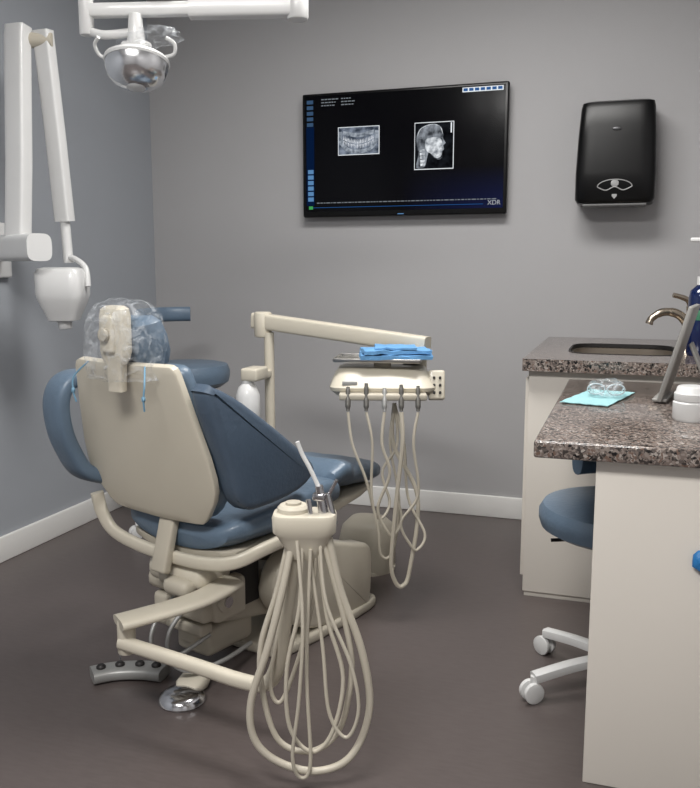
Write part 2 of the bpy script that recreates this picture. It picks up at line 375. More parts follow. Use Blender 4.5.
# ------------------------------------------------------------------ counters
def gran_box(name,x0,x1,y0,y1,z0,z1,label,par=None):
    return make(name,box(B(),((x0+x1)/2,(y0+y1)/2,(z0+z1)/2),(x1-x0,y1-y0,z1-z0),.006),M_gran,None,label=label,cat_='countertop')
gran_box('countertop',-.19,XR,1.88,2.988,.78,.82,'brown speckled granite desk-height countertop')
b=B();x0,x1,y0,y1,z0,z1=-.35,XR,2.99,3.995,.842,.885;cx,cy,rx,ry=-.02,3.46,.20,.225
angs=[2*pi*i/64 for i in range(64)]
for (px,py) in [(x0,y0),(x1,y0),(x1,y1),(x0,y1)]: angs.append(math.atan2(py-cy,px-cx)%(2*pi))
angs=sorted(angs);top=[];bot=[];ito=[];ibo=[]
def se(c,s): return 1/((abs(c)**5+abs(s)**5)**(1/5))
for a in angs:
    c,s=math.cos(a),math.sin(a)
    ks=[]
    if c>1e-6: ks.append((x1-cx)/c)
    if c<-1e-6: ks.append((x0-cx)/c)
    if s>1e-6: ks.append((y1-cy)/s)
    if s<-1e-6: ks.append((y0-cy)/s)
    k=min(ks);ox,oy=cx+k*c,cy+k*s
    e=se(c,s)
    ix,iy=cx+rx*c*e,cy+ry*s*e
    top.append(b.verts.new((ox,oy,z1)));bot.append(b.verts.new((ox,oy,z0)));ito.append(b.verts.new((ix,iy,z1)));ibo.append(b.verts.new((ix,iy,z0)))
n=len(angs)
for i in range(n):
    j=(i+1)%n
    b.faces.new((top[i],top[j],ito[j],ito[i]));b.faces.new((bot[i],ibo[i],ibo[j],bot[j]));b.faces.new((top[i],bot[i],bot[j],top[j]));b.faces.new((ito[i],ito[j],ibo[j],ibo[i]))
bmesh.ops.recalc_face_normals(b,faces=b.faces)
make('countertop',b,M_gran,None,label='brown speckled granite counter with rounded sink cutout',cat_='countertop')
def ovr(k,zz,b,q=64): return [b.verts.new((cx+rx*k*.997*math.cos(2*pi*i/q)*se(math.cos(2*pi*i/q),math.sin(2*pi*i/q)),cy+ry*k*.997*math.sin(2*pi*i/q)*se(math.cos(2*pi*i/q),math.sin(2*pi*i/q)),zz)) for i in range(q)]
b=B();rings=[]
for k,zz in [(.985,.870),(.95,.868),(.945,.84),(.93,.79),(.88,.73),(.75,.70),(.3,.693),(.12,.69)]:
    rings.append(ovr(k,zz,b))
for a,c in zip(rings,rings[1:]):
    for i in range(64): b.faces.new((a[i],a[(i+1)%64],c[(i+1)%64],c[i]))
b.faces.new(rings[-1])
T=thing('sink','rounded rectangular metal sink basin set in granite counter','sink',(cx,cy,.69))
make('basin',b,M_basin,T,'w');make('drain',cyl(B(),(cx,cy,.688),(cx,cy,.694),.025),M_chrome,T,'w')
b=B();r1=ovr(1.0,.872,b);r2=ovr(1.0,.887,b);r3=ovr(.965,.887,b);r4=ovr(.965,.872,b)
for a,c in ((r1,r2),(r2,r3),(r3,r4),(r4,r1)):
    for i in range(64): b.faces.new((a[i],a[(i+1)%64],c[(i+1)%64],c[i]))
bmesh.ops.recalc_face_normals(b,faces=b.faces)
make('sink_rim',b,M_dark,T,'w',label='dark sealed rim of the basin')
fx=.225
T=thing('faucet','brushed nickel single-handle curved faucet beside sink','faucet',(fx,3.62,.885))
make('base',lathe(B(),(fx,3.62,.885),(0,0,1),[(.034,0),(.034,.007),(.028,.016),(.024,.05),(.026,.08),(.02,.10)]),M_bronze,T,'w')
make('spout',tube(B(),[(fx,3.62,.945),(fx-.012,3.61,.99),(fx-.05,3.60,1.022),(fx-.10,3.59,1.026),(fx-.14,3.58,1.002),(fx-.15,3.578,.978)],.014,radii=[.020,.019,.018,.016,.014,.015],seg=16),M_bronze,T,'w')
b=B();tube(b,[(fx,3.62,.98),(fx+.005,3.62,1.03),(fx-.01,3.60,1.075),(fx-.065,3.58,1.095)],.008,radii=[.019,.016,.011,.010],seg=14);make('handle',b,M_bronze,T,'w')
T=thing('cabinet','off-white laminate base cabinet under granite sink counter','cabinet',(.13,3.5,0))
b=B();box(b,(.135,3.035,.43),(.93,.02,.82),.002);box(b,(-.321,3.52,.43),(.018,.94,.82));box(b,(.135,3.98,.43),(.93,.018,.82));box(b,(.135,3.5,.03),(.92,.93,.06));make('body',b,M_cab,T,'w')
for yy in (3.28,3.75):
    d=make('door',box(B(),(-.337,yy,.44),(.014,.45,.74),.003),M_cab,T,'w')
    make('handle',tube(B(),[(-.345,yy+.1,.70),(-.365,yy+.1,.70),(-.365,yy-.0,.70),(-.345,yy-.0,.70)],.005,smooth=False),M_bronze,d,'w')
b=B();box(b,(.28,1.925,.39),(.67,.025,.78),.002);box(b,(.606,2.45,.40),(.018,1.03,.74));box(b,(.27,2.45,.755),(.64,.04,.04))
make('desk_end_panel',b,M_cab,None,label='off-white laminate end panel supporting granite desk counter',cat_='desk panel')
# items on counter
bx=.245
T=thing('soap_bottle','dark blue pump bottle with white dispenser top','bottle',(bx,3.30,.885))
make('bottle_body',lathe(B(),(bx,3.30,.885),(0,0,1),[(.04,0),(.045,.01),(.045,.21),(.04,.235),(.018,.255),(.018,.262)]),M_bottle,T,'w')
make('label_sticker',lathe(B(),(bx,3.30,.885),(0,0,1),[(.0455,.13),(.0458,.131),(.0458,.165),(.0455,.166)]),M_label,T,'w')
b=B();cyl(b,(bx,3.30,1.14),(bx,3.30,1.17),.02);cyl(b,(bx,3.30,1.16),(bx,3.30,1.295),.007);box(b,(bx-.01,3.30,1.30),(.08,.02,.016),.005);make('pump',b,M_white,T,'w')
T=thing('jar','short white plastic jar with ridged lid','jar',(.160,2.26,.82))
make('jar_body',lathe(B(),(.16,2.26,.82),(0,0,1),[(.042,0),(.046,.006),(.046,.046),(.042,.05)]),M_white,T,'w')
make('lid',lathe(B(),(.16,2.26,.871),(0,0,1),[(.043,0),(.044,.002),(.044,.018),(.040,.022),(.038,.032),(.034,.036),(0,.037)]),M_white,T,'w')
T=thing('tablet','thin silver-edged tablet screen leaning on its stand','tablet',(.13,2.60,.823))
rt=eul((0,math.radians(15),math.radians(-9)))
make('display_panel',box(B(),(.140,2.60,.960),(.014,.20,.28),.004,rt),M_silver,T,'w')
make('back_cover',box(B(),(.132,2.598,.958),(.003,.17,.24),.001,rt),mat('tablet_face_grey',(92,90,88),.35,.2),T,'w')
b=B();box(b,(.205,2.59,.91),(.008,.07,.17),.002,eul((0,math.radians(-24),math.radians(-9))));box(b,(.105,2.608,.828),(.04,.18,.01),.003,eul((0,0,math.radians(-9))));make('stand',b,M_silver,T,'w')
b=B()
t=B();bmesh.ops.create_grid(t,x_segments=14,y_segments=14,size=.5)
for v in t.verts: v.co=V((v.co.x*.135,v.co.y*.30,.002+.004*abs(noise.noise(v.co*5))))
r_=bmesh.ops.extrude_face_region(t,geom=list(t.faces))
for g in r_['geom']:
    if isinstance(g,bmesh.types.BMVert): g.co.z+=.002
bmesh.ops.recalc_face_normals(t,faces=t.faces)
merge(b,t,M.Translation(V((-.075,2.56,.820)))@M.Rotation(math.radians(-14),4,'Z'))
make('paper_napkin',b,M_teal,None,label='light teal folded paper bib on granite',cat_='napkin')
T=thing('protective_glasses','clear protective glasses in crumpled plastic bag','safety glasses',(-.055,2.56,.828))
b=B()
for s in (-1,1):
    tube(b,[(-.055+s*.028+.024*math.cos(a),2.545+.004*math.cos(a),.850+.016*math.sin(a)) for a in [2*pi*i/10 for i in range(10)]],.0022,closed=True,res=3,seg=6)
    tube(b,[(-.055+s*.052,2.548,.852),(-.055+s*.05,2.60,.848),(-.055+s*.045,2.64,.836)],.002,seg=6)
make('glasses_frame',b,mat('clear_frame_plastic',(190,200,205),.2),T,'w')
make('plastic_bag',ball(B(),(-.055,2.57,.852),.06,3,(.85,.8,.42),.35,8),M_film2,T,'w')
b=B()
for i,(dx,dz,r_) in enumerate([(0,0,.022),(.018,.012,.016),(.028,-.012,.02),(.012,-.03,.014)]): ball(b,(.175+dx,1.903,.57+dz),r_,2,(1,.5,1.2),.3,9)
make('nitrile_glove',b,M_glove,None,label='crumpled bright blue nitrile glove on cabinet panel',cat_='glove')
# ------------------------------------------------------------------ stools
def stool(x,y,zs,ang,label,back_ang,rs=.2,bz=.13,barm=False,br=None,half=.64,th=1.):
    T=thing('stool',label,'stool',(x,y,0));br=br or rs+.04
    prof=[(rs*.85,-.085*th),(rs*.97,-.07*th),(rs,-.048*th),(rs,-.028*th),(rs*.95,-.008),(rs*.8,-.001),(0,0)]
    make('seat',lathe(B(),(0,0,zs),(0,0,1),prof,40),M_blue,T)
    b=B();lathe(b,(0,0,zs-.115*th),(0,0,1),[(.05,0),(rs*.6,.02),(rs*.8,.03)]);make('seat_pan',b,M_dark,T)
    b=B();cyl(b,(0,0,.09),(0,0,.26),.034);make('column_cover',b,M_white,T);make('gas_column',cyl(B(),(0,0,.25),(0,0,zs-.1),.014),M_chrome,T)
    make('hub',lathe(B(),(0,0,.065),(0,0,1),[(.045,0),(.05,.02),(.035,.045)]),M_white,T)
    for k in range(5):
        a=math.radians(ang+72*k);d=V((math.cos(a),math.sin(a),0));s=V((-d.y,d.x,0))
        lg=make('leg',tube(B(),[d*.03+V((0,0,.095)),d*.15+V((0,0,.087)),d*.265+V((0,0,.07))],.015,flat=((0,0,1),.015,.019)),M_white,T)
        b=B()
        for q in (-1,1):
            c=d*.27+s*(q*.014)+V((0,0,.03));lathe(b,c-s*.009,s,[(.02,0),(.029,.003),(.03,.009),(.029,.015),(.02,.018)],20)
        cyl(b,d*.265+V((0,0,.03)),d*.265+V((0,0,.075)),.009);make('caster',b,M_white,lg)
    a=math.radians(back_ang);d=V((math.cos(a),math.sin(a),0))
    b=B();tube(b,[d*.1+V((0,0,zs-.09)),d*(rs+.03)+V((0,0,zs-.09)),d*(rs+.05)+V((0,0,zs-.04)),d*(br+.02)+V((0,0,zs+bz))],.01,flat=((0,0,1),.012,.012));make('back_bracket',b,M_dark,T)
    b=B();pts=[]
    for i in range(-4,5):
        aa=a+i*half/4;pts.append((math.cos(aa)*br,math.sin(aa)*br,zs+bz))
    tube(b,pts,.03,seg=18,flat=((0,0,1),.05 if not barm else .034,.024),e=.8);make('backrest',b,M_blue,T)
    make('lever',tube(B(),[(0,0,zs-.09),(-.12,-.05,zs-.1),(-.19,-.07,zs-.105)],.005),M_dark,T)
    return T
stool(.01,2.41,.55,143,'round blue vinyl rolling stool with white casters under desk',102,rs=.232,bz=.09,br=.19,half=.6)
stool(-1.90,3.38,.775,20,'tall blue assistant stool with curved support bar',158,rs=.195,bz=.21,barm=True,br=.2,half=.8,th=1.2)
# ------------------------------------------------------------------ x-ray unit
T=thing('dental_xray_unit','white wall-mounted folding-arm dental x-ray unit','x-ray machine',(-2.41,2.76,1.27))
make('wall_plate',box(B(),(-2.405,2.78,1.27),(.03,.16,.22),.01),M_white,T,'w')
b=B();tube(b,[(-2.40,2.755,1.275),(-2.06,2.609,1.275),(-2.055,2.607,1.275)],.05,flat=((0,0,1),.050,.050),smooth=False,seg=32,e=.55);make('extension_arm',b,M_white,T,'w')
b=B();tube(b,[(-2.2,2.67,1.30),(-2.2,2.70,1.6),(-2.2,2.73,2.05),(-2.2,2.735,2.07),(-2.2,2.737,2.085)],.04,flat=((0,1,0),.032,.042),smooth=False,seg=28,e=.3);make('lower_arm',b,M_white,T,'w')
b=B();cyl(b,(-2.24,2.74,2.04),(-2.09,2.79,2.04),.028,bev=.006);make('elbow_joint',b,M_cream2,T,'w')
b=B();tube(b,[(-2.125,2.78,2.075),(-2.115,2.81,1.7),(-2.11,2.835,1.38)],.04,flat=((0,1,0),.025,.034),smooth=False,seg=28,e=.3);make('upper_arm',b,M_white,T,'w')
b=B();cyl(b,(-2.11,2.835,1.385),(-2.105,2.84,1.22),.019);tube(b,[(-2.105,2.84,1.24),(-2.06,2.82,1.235),(-2.0,2.80,1.20),(-1.985,2.79,1.13)],.011);make('yoke',b,M_white,T,'w')
b=B()
pad(b,[((-2.085,2.77,z_),(.9,.3,0),(-.3,.9,0),w_,d_,5,0) for z_,w_,d_ in [(.995,.035,.035),(1.0,.052,.052),(1.035,.066,.064),(1.075,.083,.08),(1.10,.090,.085),(1.18,.091,.085),(1.197,.082,.074),(1.203,.06,.05)]],40)
hd=make('tube_head',b,M_white,T,'w')
make('beam_cone',cyl(B(),(-2.085,2.77,1.0),(-2.08,2.77,.965),.028,.025,bev=.004),M_white,hd,'w')
# ------------------------------------------------------------------ operatory light
px_=-.90
T=thing('dental_light','overhead dental exam light with round reflective dome','dental lamp',(px_,2.265,ZC))
b=B();cyl(b,(px_,2.265,1.92),(px_,2.265,2.69),.028);cyl(b,(px_,2.265,2.66),(px_,2.265,2.70),.09,bev=.01);make('ceiling_post',b,M_white,T,'w')
b=B();cyl(b,(px_,2.265,1.87),(px_,2.265,1.94),.03,bev=.008);make('pivot',b,M_white,T,'w')
b=B();tube(b,[(px_,2.265,1.905),(-1.18,2.172,1.90)],.03,flat=((0,0,1),.026,.024),smooth=False,seg=24,e=.35);tube(b,[(-1.17,2.175,1.90),(-1.45,2.085,1.895)],.02,flat=((0,0,1),.018,.016),smooth=False,seg=24,e=.35);make('arm',b,M_white,T,'w')
b=B();cyl(b,(-1.45,2.085,1.83),(-1.45,2.085,2.0),.02,bev=.006);tube(b,[(-1.45,2.085,1.99),(-1.33,2.11,2.0),(-1.24,2.14,1.985),(-1.22,2.14,1.93)],.014);make('elbow',b,M_white,T,'w')
b=B();tube(b,[(-1.45,2.085,1.845),(-1.40,2.09,1.83),(-1.33,2.11,1.835)],.012);cyl(b,(-1.315,2.115,1.79),(-1.315,2.115,1.885),.026,.018,bev=.006);box(b,(-1.315,2.115,1.795),(.075,.05,.035),.01)
make('lamp_yoke',b,M_white,T,'w')
L0=V((-1.308,2.105,1.765));LA=(.06,-.22,-.97)
b=B();lathe(b,L0,LA,[(.03,-.012),(.07,-.006),(.087,.004),(.089,.010),(.086,.016),(.082,.012),(.03,.008)],44);hd=make('lamp_head',b,M_white,T,'w')
b=B();lathe(b,L0,LA,[(.085,.012),(.084,.030),(.076,.052),(.058,.070),(.032,.081),(0,.084)],44);make('reflector',b,M_reflect,hd,'w',label='silvery round reflector dome')
b=B();lathe(b,L0,LA,[(.024,.078),(.025,.083),(.018,.087),(0,.089)],30);make('lamp_bulb_cap',b,M_white,hd,'w')
for s in (-1,1):
    make('handle',tube(B(),[(-1.308+s*.075,2.105+s*.02,1.768),(-1.308+s*.1,2.105+s*.025,1.775),(-1.308+s*.105,2.095+s*.03,1.80),(-1.308+s*.085,2.085+s*.03,1.815)],.005),M_white,T,'w')
make('plastic_barrier',ball(B(),(-1.28,2.12,1.82),.075,3,(1.3,.5,.35),.35,9,.3),M_film,T,'w',label='thin clear plastic barrier film')
# ------------------------------------------------------------------ dental chair
CO=V((-1.08,2.5,0))
T=thing('dental_chair','blue upholstered dental chair with cream shell and base','dental chair',CO,math.radians(-17.5))
ax=V((0,-.277,.961));nn=V((0,.961,.277));b0=V((-.015,-.485,.493))
def bp(s,off): return b0+V((-.028*(1-s)**.7 if s<1 else 0,0,0))+ax*(s*.475)+nn*off
S=[(0,.165,.6),(.010,.185,.85),(.05,.205,1),(.17,.245,1),(.24,.259,1),(.32,.262,1),(.45,.256,1),(.70,.232,1),(.95,.206,1),(.98,.198,1),(.995,.185,.9),(1.0,.17,.6)]
b=B();pad(b,[(bp(s,.010),(1,0,0),nn,w_,.012*k,11,.010) for s,w_,k in S],64)
shell=make('backrest_shell',b,M_cream,T,sharp=30)
b=B();pad(b,[(bp(s*.95,.050),(1,0,0),nn,w_-(0 if s<.7 else .015),.034*k,3,.02) for s,w_,k in S],40);make('backrest_cushion',b,M_blue,T)
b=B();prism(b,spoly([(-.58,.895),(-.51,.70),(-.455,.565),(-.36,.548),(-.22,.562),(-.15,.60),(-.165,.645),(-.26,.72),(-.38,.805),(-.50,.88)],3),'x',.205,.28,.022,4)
make('armrest',b,M_blue_shade,T)
b=B();prism(b,spoly([(-.50,.86),(-.47,.70),(-.42,.575),(-.36,.55),(-.22,.565),(-.155,.60),(-.165,.64),(-.25,.71),(-.38,.80)],3),'x',-.335,-.28,.02,4)
tube(b,[(-.30,-.44,.86),(-.305,-.52,.883),(-.315,-.575,.870),(-.32,-.60,.82),(-.32,-.595,.74),(-.315,-.57,.665),(-.305,-.53,.600),(-.295,-.44,.565)],.03,flat=((1,0,0),.046,.024),seg=24,e=.6)
make('armrest',b,M_blue,T,label='slim curved blue padded armrest')
# headrest
b=B()
pad(b,[(V((0,-.635,z_)),(1,0,0),(0,1,.1),w_,d_,5,.0) for z_,w_,d_ in [(.88,.028,.012),(.95,.03,.014),(.965,.042,.018),(.985,.046,.022),(1.075,.046,.022),(1.095,.042,.02),(1.103,.03,.012)]],28)
box(b,(0,-.655,1.03),(.05,.025,.10),.01)
hm=make('headrest_mount',b,M_cream,T)
make('release_knob',cyl(B(),(.0,-.665,1.03),(.0,-.68,1.03),.018,bev=.004),M_cream2,hm)
b=B();pad(b,[(V((.0,-.57+(z_-1.0)*-.25,z_)),(1,0,0),(0,1,.25),w_,d_,3,.02) for z_,w_,d_ in [(.935,.06,.02),(.945,.08,.033),(.975,.092,.040),(1.02,.092,.040),(1.055,.082,.036),(1.07,.06,.022)]],32);make('headrest_cushion',b,M_blue,T)
b=B();pad(b,[(V((.0,-.608,z_)),(1,0,0),(0,1,.1),w_,d_,3.2,.0) for z_,w_,d_ in [(.915,.125,.055),(.925,.118,.060),(.94,.112,.066),(.955,.110,.070),(.975,.112,.074),(1.0,.112,.076),(1.025,.110,.076),(1.05,.106,.074),(1.07,.102,.07),(1.09,.095,.062),(1.108,.08,.046),(1.116,.06,.03),(1.118,.02,.01)]],72)
for v in b.verts:
    k=noise.noise(V((v.co.x*40,v.co.y*40,v.co.z*14)));k2=abs(noise.noise(v.co*45));v.co.x*=1+.12*k;v.co.y+=.010*k-.008*k2;v.co.z+=.008*noise.noise(v.co*40)
make('headrest_cover',b,M_film,T,label='thin wrinkled clear plastic bag over headrest')
for xx in (-.155,.13):
    b=B();tube(b,[(xx*.8,-.63,.95),(xx,-.655,.91),(xx*1.0,-.66,.87),(xx*.97,-.655,.84)],.0025,seg=6);ball(b,(xx,-.66,.872),.006,1,(1,1,1.6));make('tie_cord',b,mat('cord_blue_white',(110,150,175),.6),T)
# seat
up=(0,0,1)
b=B();pad(b,[((0,y_,z_),(1,0,0),up,w_,h_,3.2,bw) for y_,z_,w_,h_,bw in [(-.455,.44,.16,.015,.02),(-.445,.44,.20,.035,.03),(-.40,.445,.235,.048,.04),(-.25,.445,.245,.055,.045),(-.1,.455,.24,.06,.05),(-.02,.47,.23,.06,.04),(.05,.475,.22,.05,.02),(.085,.475,.19,.03,.01)]],40)
make('seat_cushion',b,M_blue,T)
b=B();pad(b,[((0,y_,z_),(1,0,0),up,w_,h_,2.6,bw) for y_,z_,w_,h_,bw in [(.045,.485,.16,.025,.02),(.06,.497,.195,.045,.03),(.11,.512,.205,.057,.035),(.16,.508,.195,.054,.03),(.19,.492,.178,.044,.02),(.22,.490,.172,.047,.02),(.30,.486,.16,.050,.015),(.345,.474,.148,.043,.012),(.37,.473,.145,.045,.012),(.42,.468,.13,.04,.01),(.445,.464,.105,.03,0),(.455,.462,.07,.016,0)]],40)
make('legrest_cushion',b,M_blue,T)
b=B();pad(b,[((0,y_,z_),(1,0,0),up,w_,h_,4,0) for y_,z_,w_,h_ in [(-.08,.415,.18,.02),(.1,.418,.17,.025),(.3,.418,.13,.02),(.40,.42,.10,.015)]],32);make('legrest_pan',b,M_cream,T)
b=B();tube(b,[(-.285,-.50,.53),(-.278,-.49,.47),(-.24,-.48,.415),(-.14,-.475,.39),(0,-.47,.38),(.14,-.465,.385),(.225,-.44,.40),(.265,-.36,.425),(.26,-.2,.43),(.24,-.05,.43)],.02,seg=14,flat=((0,0,1),.019,.012));make('seat_frame',b,M_cream,T)
b=B();pad(b,[((0,y_,.39),(1,0,0),up,w_,h_,4,0.02) for y_,w_,h_ in [(-.44,.17,.012),(-.42,.21,.02),(-.1,.22,.02),(-.05,.2,.015)]],32);make('seat_pan',b,M_cream2,T)
b=B();box(b,(-.01,-.478,.43),(.06,.03,.19),.008,(math.radians(-16),0,0));make('backrest_strut',b,M_cream2,T)
b=B();box(b,(0,-.40,.325),(.23,.14,.075),.03);make('motor_housing',b,M_cream,T)
b=B();box(b,(-.08,-.41,.285),(.09,.1,.055),.02);box(b,(-.03,-.41,.30),(.06,.09,.04),.01);box(b,(.04,-.475,.30),(.10,.06,.05),.02);box(b,(.0,-.44,.31),(.10,.08,.03),.01);make('actuator_cover',b,M_cream2,T)
b=B();box(b,(0,-.12,.345),(.2,.5,.04),.006);box(b,(.09,-.3,.26),(.03,.18,.14),.006);box(b,(-.07,-.3,.26),(.03,.18,.14),.006);cyl(b,(-.1,-.33,.22),(.12,-.33,.22),.03);make('lift_mechanism',b,M_dark,T)
b=B();prism(b,[(-.40,.17),(-.38,.27),(-.30,.30),(.16,.18),(.2,.08),(.05,.07),(-.30,.14)],'x',-.07,.085,.02);box(b,(.115,-.37,.25),(.06,.13,.12),.02);box(b,(.06,-.43,.225),(.13,.07,.06),.018);box(b,(-.07,-.42,.20),(.06,.08,.10),.016);cyl(b,(.14,-.40,.255),(.155,-.40,.255),.032,bev=.005);box(b,(.02,-.43,.165),(.16,.05,.035),.01);make('lift_arm',b,M_cream2,T)
b=B();cyl(b,(.155,-.40,.255),(.16,-.40,.255),.016);make('pivot_bolt',b,M_chrome,T)
b=B();box(b,(.0,-.30,.10),(.14,.20,.09),.02);box(b,(.0,-.36,.12),(.08,.12,.05),.012);make('pump_box',b,M_cream2,T)
b=B();prism(b,spoly([(-.22,.20),(-.19,.30),(-.10,.335),(.0,.335),(.20,.27),(.285,.245),(.31,.18),(.295,.035),(.25,.012),(.0,.035),(-.12,.09)],3),'x',.10,.175,.018,4)
prism(b,[(-.10,.10),(-.06,.30),(.0,.32),(.22,.255),(.285,.235),(.31,.18),(.295,.035),(.26,.02),(.0,.05)],'x',-.15,-.10,.018,4);prism(b,[(.1,.06),(.1,.28),(.26,.235),(.29,.18),(.28,.05)],'x',-.12,.12,.01)
make('base_cover',b,M_cream,T)
b=B();prism(b,spoly([(-.13,-.20),(.13,-.20),(.18,-.12),(.18,.28),(.12,.36),(-.12,.36),(-.18,.28),(-.18,-.12)],3),'z',0,.035,.01);make('base_plate',b,M_cream2,T)
b=B();tube(b,[(.04,-.42,.25),(.02,-.50,.17),(.05,-.53,.10),(.10,-.50,.07),(.13,-.40,.07),(.1,-.25,.06)],.007);tube(b,[(-.02,-.42,.26),(-.02,-.52,.19),(.0,-.55,.13),(.06,-.53,.11),(.10,-.42,.15)],.006);make('umbilical_hose',b,M_grey,T)
b=B();tube(b,[(-1.05,2.10,.308),(-1.10,1.97,.292),(-1.235,1.80,.280)],.02,seg=24,flat=((0,0,1),.014,.044),e=.7);cyl(b,(-1.225,1.82,.19),(-1.225,1.82,.285),.024,bev=.005);make('assistant_arm_link',b,M_cream,T,'w')
b=B();tube(b,[(-1.235,1.81,.222),(-1.0,1.77,.213),(-.86,1.745,.207),(-.785,1.73,.218),(-.75,1.722,.27),(-.733,1.716,.36),(-.71,1.712,.5),(-.695,1.71,.6)],.021,seg=16,flat=((0,0.1,1),.018,.018),e=.8);make('assistant_arm',b,M_cream,T,'w')
b=B()
pad(b,[(V((-.675,1.715,z_)),(.95,.3,0),(-.3,.95,0),w_,d_,4,0) for z_,w_,d_ in [(.55,.03,.02),(.575,.045,.03),(.605,.062,.038),(.615,.071,.045),(.648,.073,.047),(.655,.07,.044),(.658,.06,.035)]],36)
lathe(b,(-.70,1.71,.655),(0,0,1),[(.036,0),(.036,.012),(.03,.018),(0,.02)],28)
hold=make('instrument_holder',b,M_cream,T,'w')
b=B();cyl(b,(-.70,1.71,.674),(-.70,1.71,.679),.018);make('control_button',b,M_cream2,hold,'w')
b=B();cyl(b,(-.63,1.72,.63),(-.64,1.715,.72),.011,.009);cyl(b,(-.61,1.73,.63),(-.625,1.725,.70),.010,.008);box(b,(-.64,1.715,.695),(.028,.02,.018),.005);cyl(b,(-.655,1.70,.655),(-.66,1.70,.69),.006);make('suction_handpiece',b,M_chrome,T,'w',label='chrome suction valve handle')
b=B();tube(b,[(-.64,1.715,.715),(-.66,1.71,.76),(-.675,1.705,.79),(-.685,1.70,.82)],.005);make('suction_tip',b,M_white,T,'w')
b=B();cyl(b,(-.62,1.725,.70),(-.60,1.72,.735),.004);make('syringe_tip',b,M_chrome,T,'w')
e1=V((.96,.28,0));e3=V((-.28,.96,0));H=V((-.675,1.70,0))
def hose(par,pts,r,base,nm='hose',m=M_hose):
    return make(nm,tube(B(),[base+e1*x+e3*(y)+V((0,0,z)) for x,y,z in pts],r,seg=10,res=8),m,par,'w')
hose(T,[(-.02,0,.60),(-.045,-.02,.48),(-.078,-.03,.35),(-.118,-.03,.22),(-.112,-.03,.13),(-.06,-.03,.075),(.03,-.03,.052),(.11,-.02,.085),(.152,0,.19),(.135,.0,.33),(.085,0,.48),(.06,0,.60)],.0088,H)
hose(T,[(-.03,.02,.60),(-.06,.01,.47),(-.098,.0,.34),(-.094,0,.22),(-.06,0,.11),(.01,0,.082),(.07,0,.12),(.10,0,.20),(.108,0,.34),(.045,0,.60)],.0070,H)
hose(T,[(0,-.01,.60),(-.005,-.03,.45),(-.035,-.03,.30),(-.03,-.03,.16),(.02,-.03,.10),(.068,-.03,.15),(.092,-.02,.28),(.055,-.01,.42),(.035,0,.59)],.0050,H)
hose(T,[(.03,0,.60),(.022,0,.45),(-.015,.01,.30),(-.055,.01,.20),(-.078,.01,.24),(-.06,.02,.36),(-.03,.03,.46),(-.02,.03,.58)],.0050,H)
hose(T,[(-.01,-.02,.60),(.004,-.05,.42),(-.006,-.05,.24),(-.022,-.05,.10),(-.006,-.04,.042),(.018,-.04,.08),(.010,-.03,.3),(.02,-.02,.58)],.0043,H)
hose(T,[(.04,-.01,.60),(.055,-.03,.46),(.11,-.04,.32),(.128,-.04,.21),(.10,-.035,.14),(.06,-.03,.20),(.045,-.02,.36),(.015,-.01,.58)],.0043,H)
# ------------------------------------------------------------------ foot controls
T=thing('foot_control','grey curved chair foot control with round buttons','foot pedal',(-1.355,2.02,0),math.radians(22))
b=B();pts=[(-.105,-.016,.02),(-.055,.004,.02),(0,.010,.02),(.055,.004,.02),(.105,-.012,.02)]
tube(b,pts,.02,seg=20,flat=((0,0,1),.018,.038));make('housing',b,M_grey,T)
for x_,y_ in [(-.08,-.006),(-.028,.008),(.03,.008),(.08,-.004)]:
    make('button',lathe(B(),(x_,y_,.037),(0,0,1),[(.014,0),(.014,.006),(.009,.011),(0,.012)],20),M_dark,T)
make('lift_bail',tube(B(),[(-.03,.03,.03),(-.03,.035,.06),(-.01,.04,.075),(.04,.04,.075),(.06,.035,.06),(.06,.03,.03)],.003),M_chrome,T)
T=thing('foot_pedal','chrome disc rheostat foot pedal with cream housing','foot pedal',(-1.14,1.95,0))
b=B();lathe(b,(0,0,0),(0,0,1),[(.064,0),(.067,.006),(.063,.018),(.047,.029),(.02,.035),(0,.036)],40);make('disc',b,M_chrome,T)
b=B();pad(b,[((0,y_,.026),(1,0,0),(0,0,1),w_,h_,3.5,0) for y_,w_,h_ in [(.02,.03,.010),(.035,.04,.018),(.075,.042,.024),(.10,.036,.02),(.11,.025,.01)]],24);make('pedal_housing',b,M_cream,T)
# ------------------------------------------------------------------ utility box
T=thing('utility_box','rounded cream floor utility box beside chair base','utility box',(-.965,3.14,0))
b=B();pad(b,[((0,0,z_),(1,0,0),(0,1,0),w_,d_,3,0) for z_,w_,d_ in [(0,.105,.10),(.02,.11,.105),(.12,.108,.102),(.18,.095,.09),(.205,.07,.065),(.213,.04,.04)]],36);make('cover',b,M_cream2,T)
make('base_rim',lathe(B(),(0,0,0),(0,0,1),[(.115,0),(.115,.012),(.108,.016)],36),M_cream2,T)
# ------------------------------------------------------------------ delivery unit
T=thing('dental_delivery_unit','cream dental instrument delivery unit with hanging tubes','dental unit',(-1.34,3.04,0))
make('post',cyl(B(),(-1.34,3.04,.02),(-1.34,3.04,.95),.02),M_cream,T,'w')
make('foot_mount',lathe(B(),(-1.34,3.04,0),(0,0,1),[(.07,0),(.07,.02),(.03,.05),(.022,.06)]),M_cream2,T,'w')
b=B();cyl(b,(-1.37,3.05,.93),(-1.37,3.05,1.03),.035,bev=.008)
tube(b,[(-1.41,3.06,.995),(-1.36,3.05,.992),(-.69,2.90,.932),(-.67,2.895,.93)],.03,flat=((0,0,1),.031,.026),smooth=False,seg=24,e=.35);make('swing_arm',b,M_cream,T,'w')
b=B();cyl(b,(-.70,2.90,.845),(-.70,2.90,.94),.026,bev=.006);box(b,(-.72,2.87,.85),(.08,.09,.03),.01);make('arm_pivot',b,M_cream2,T,'w')
rz=eul((0,0,math.radians(17)))
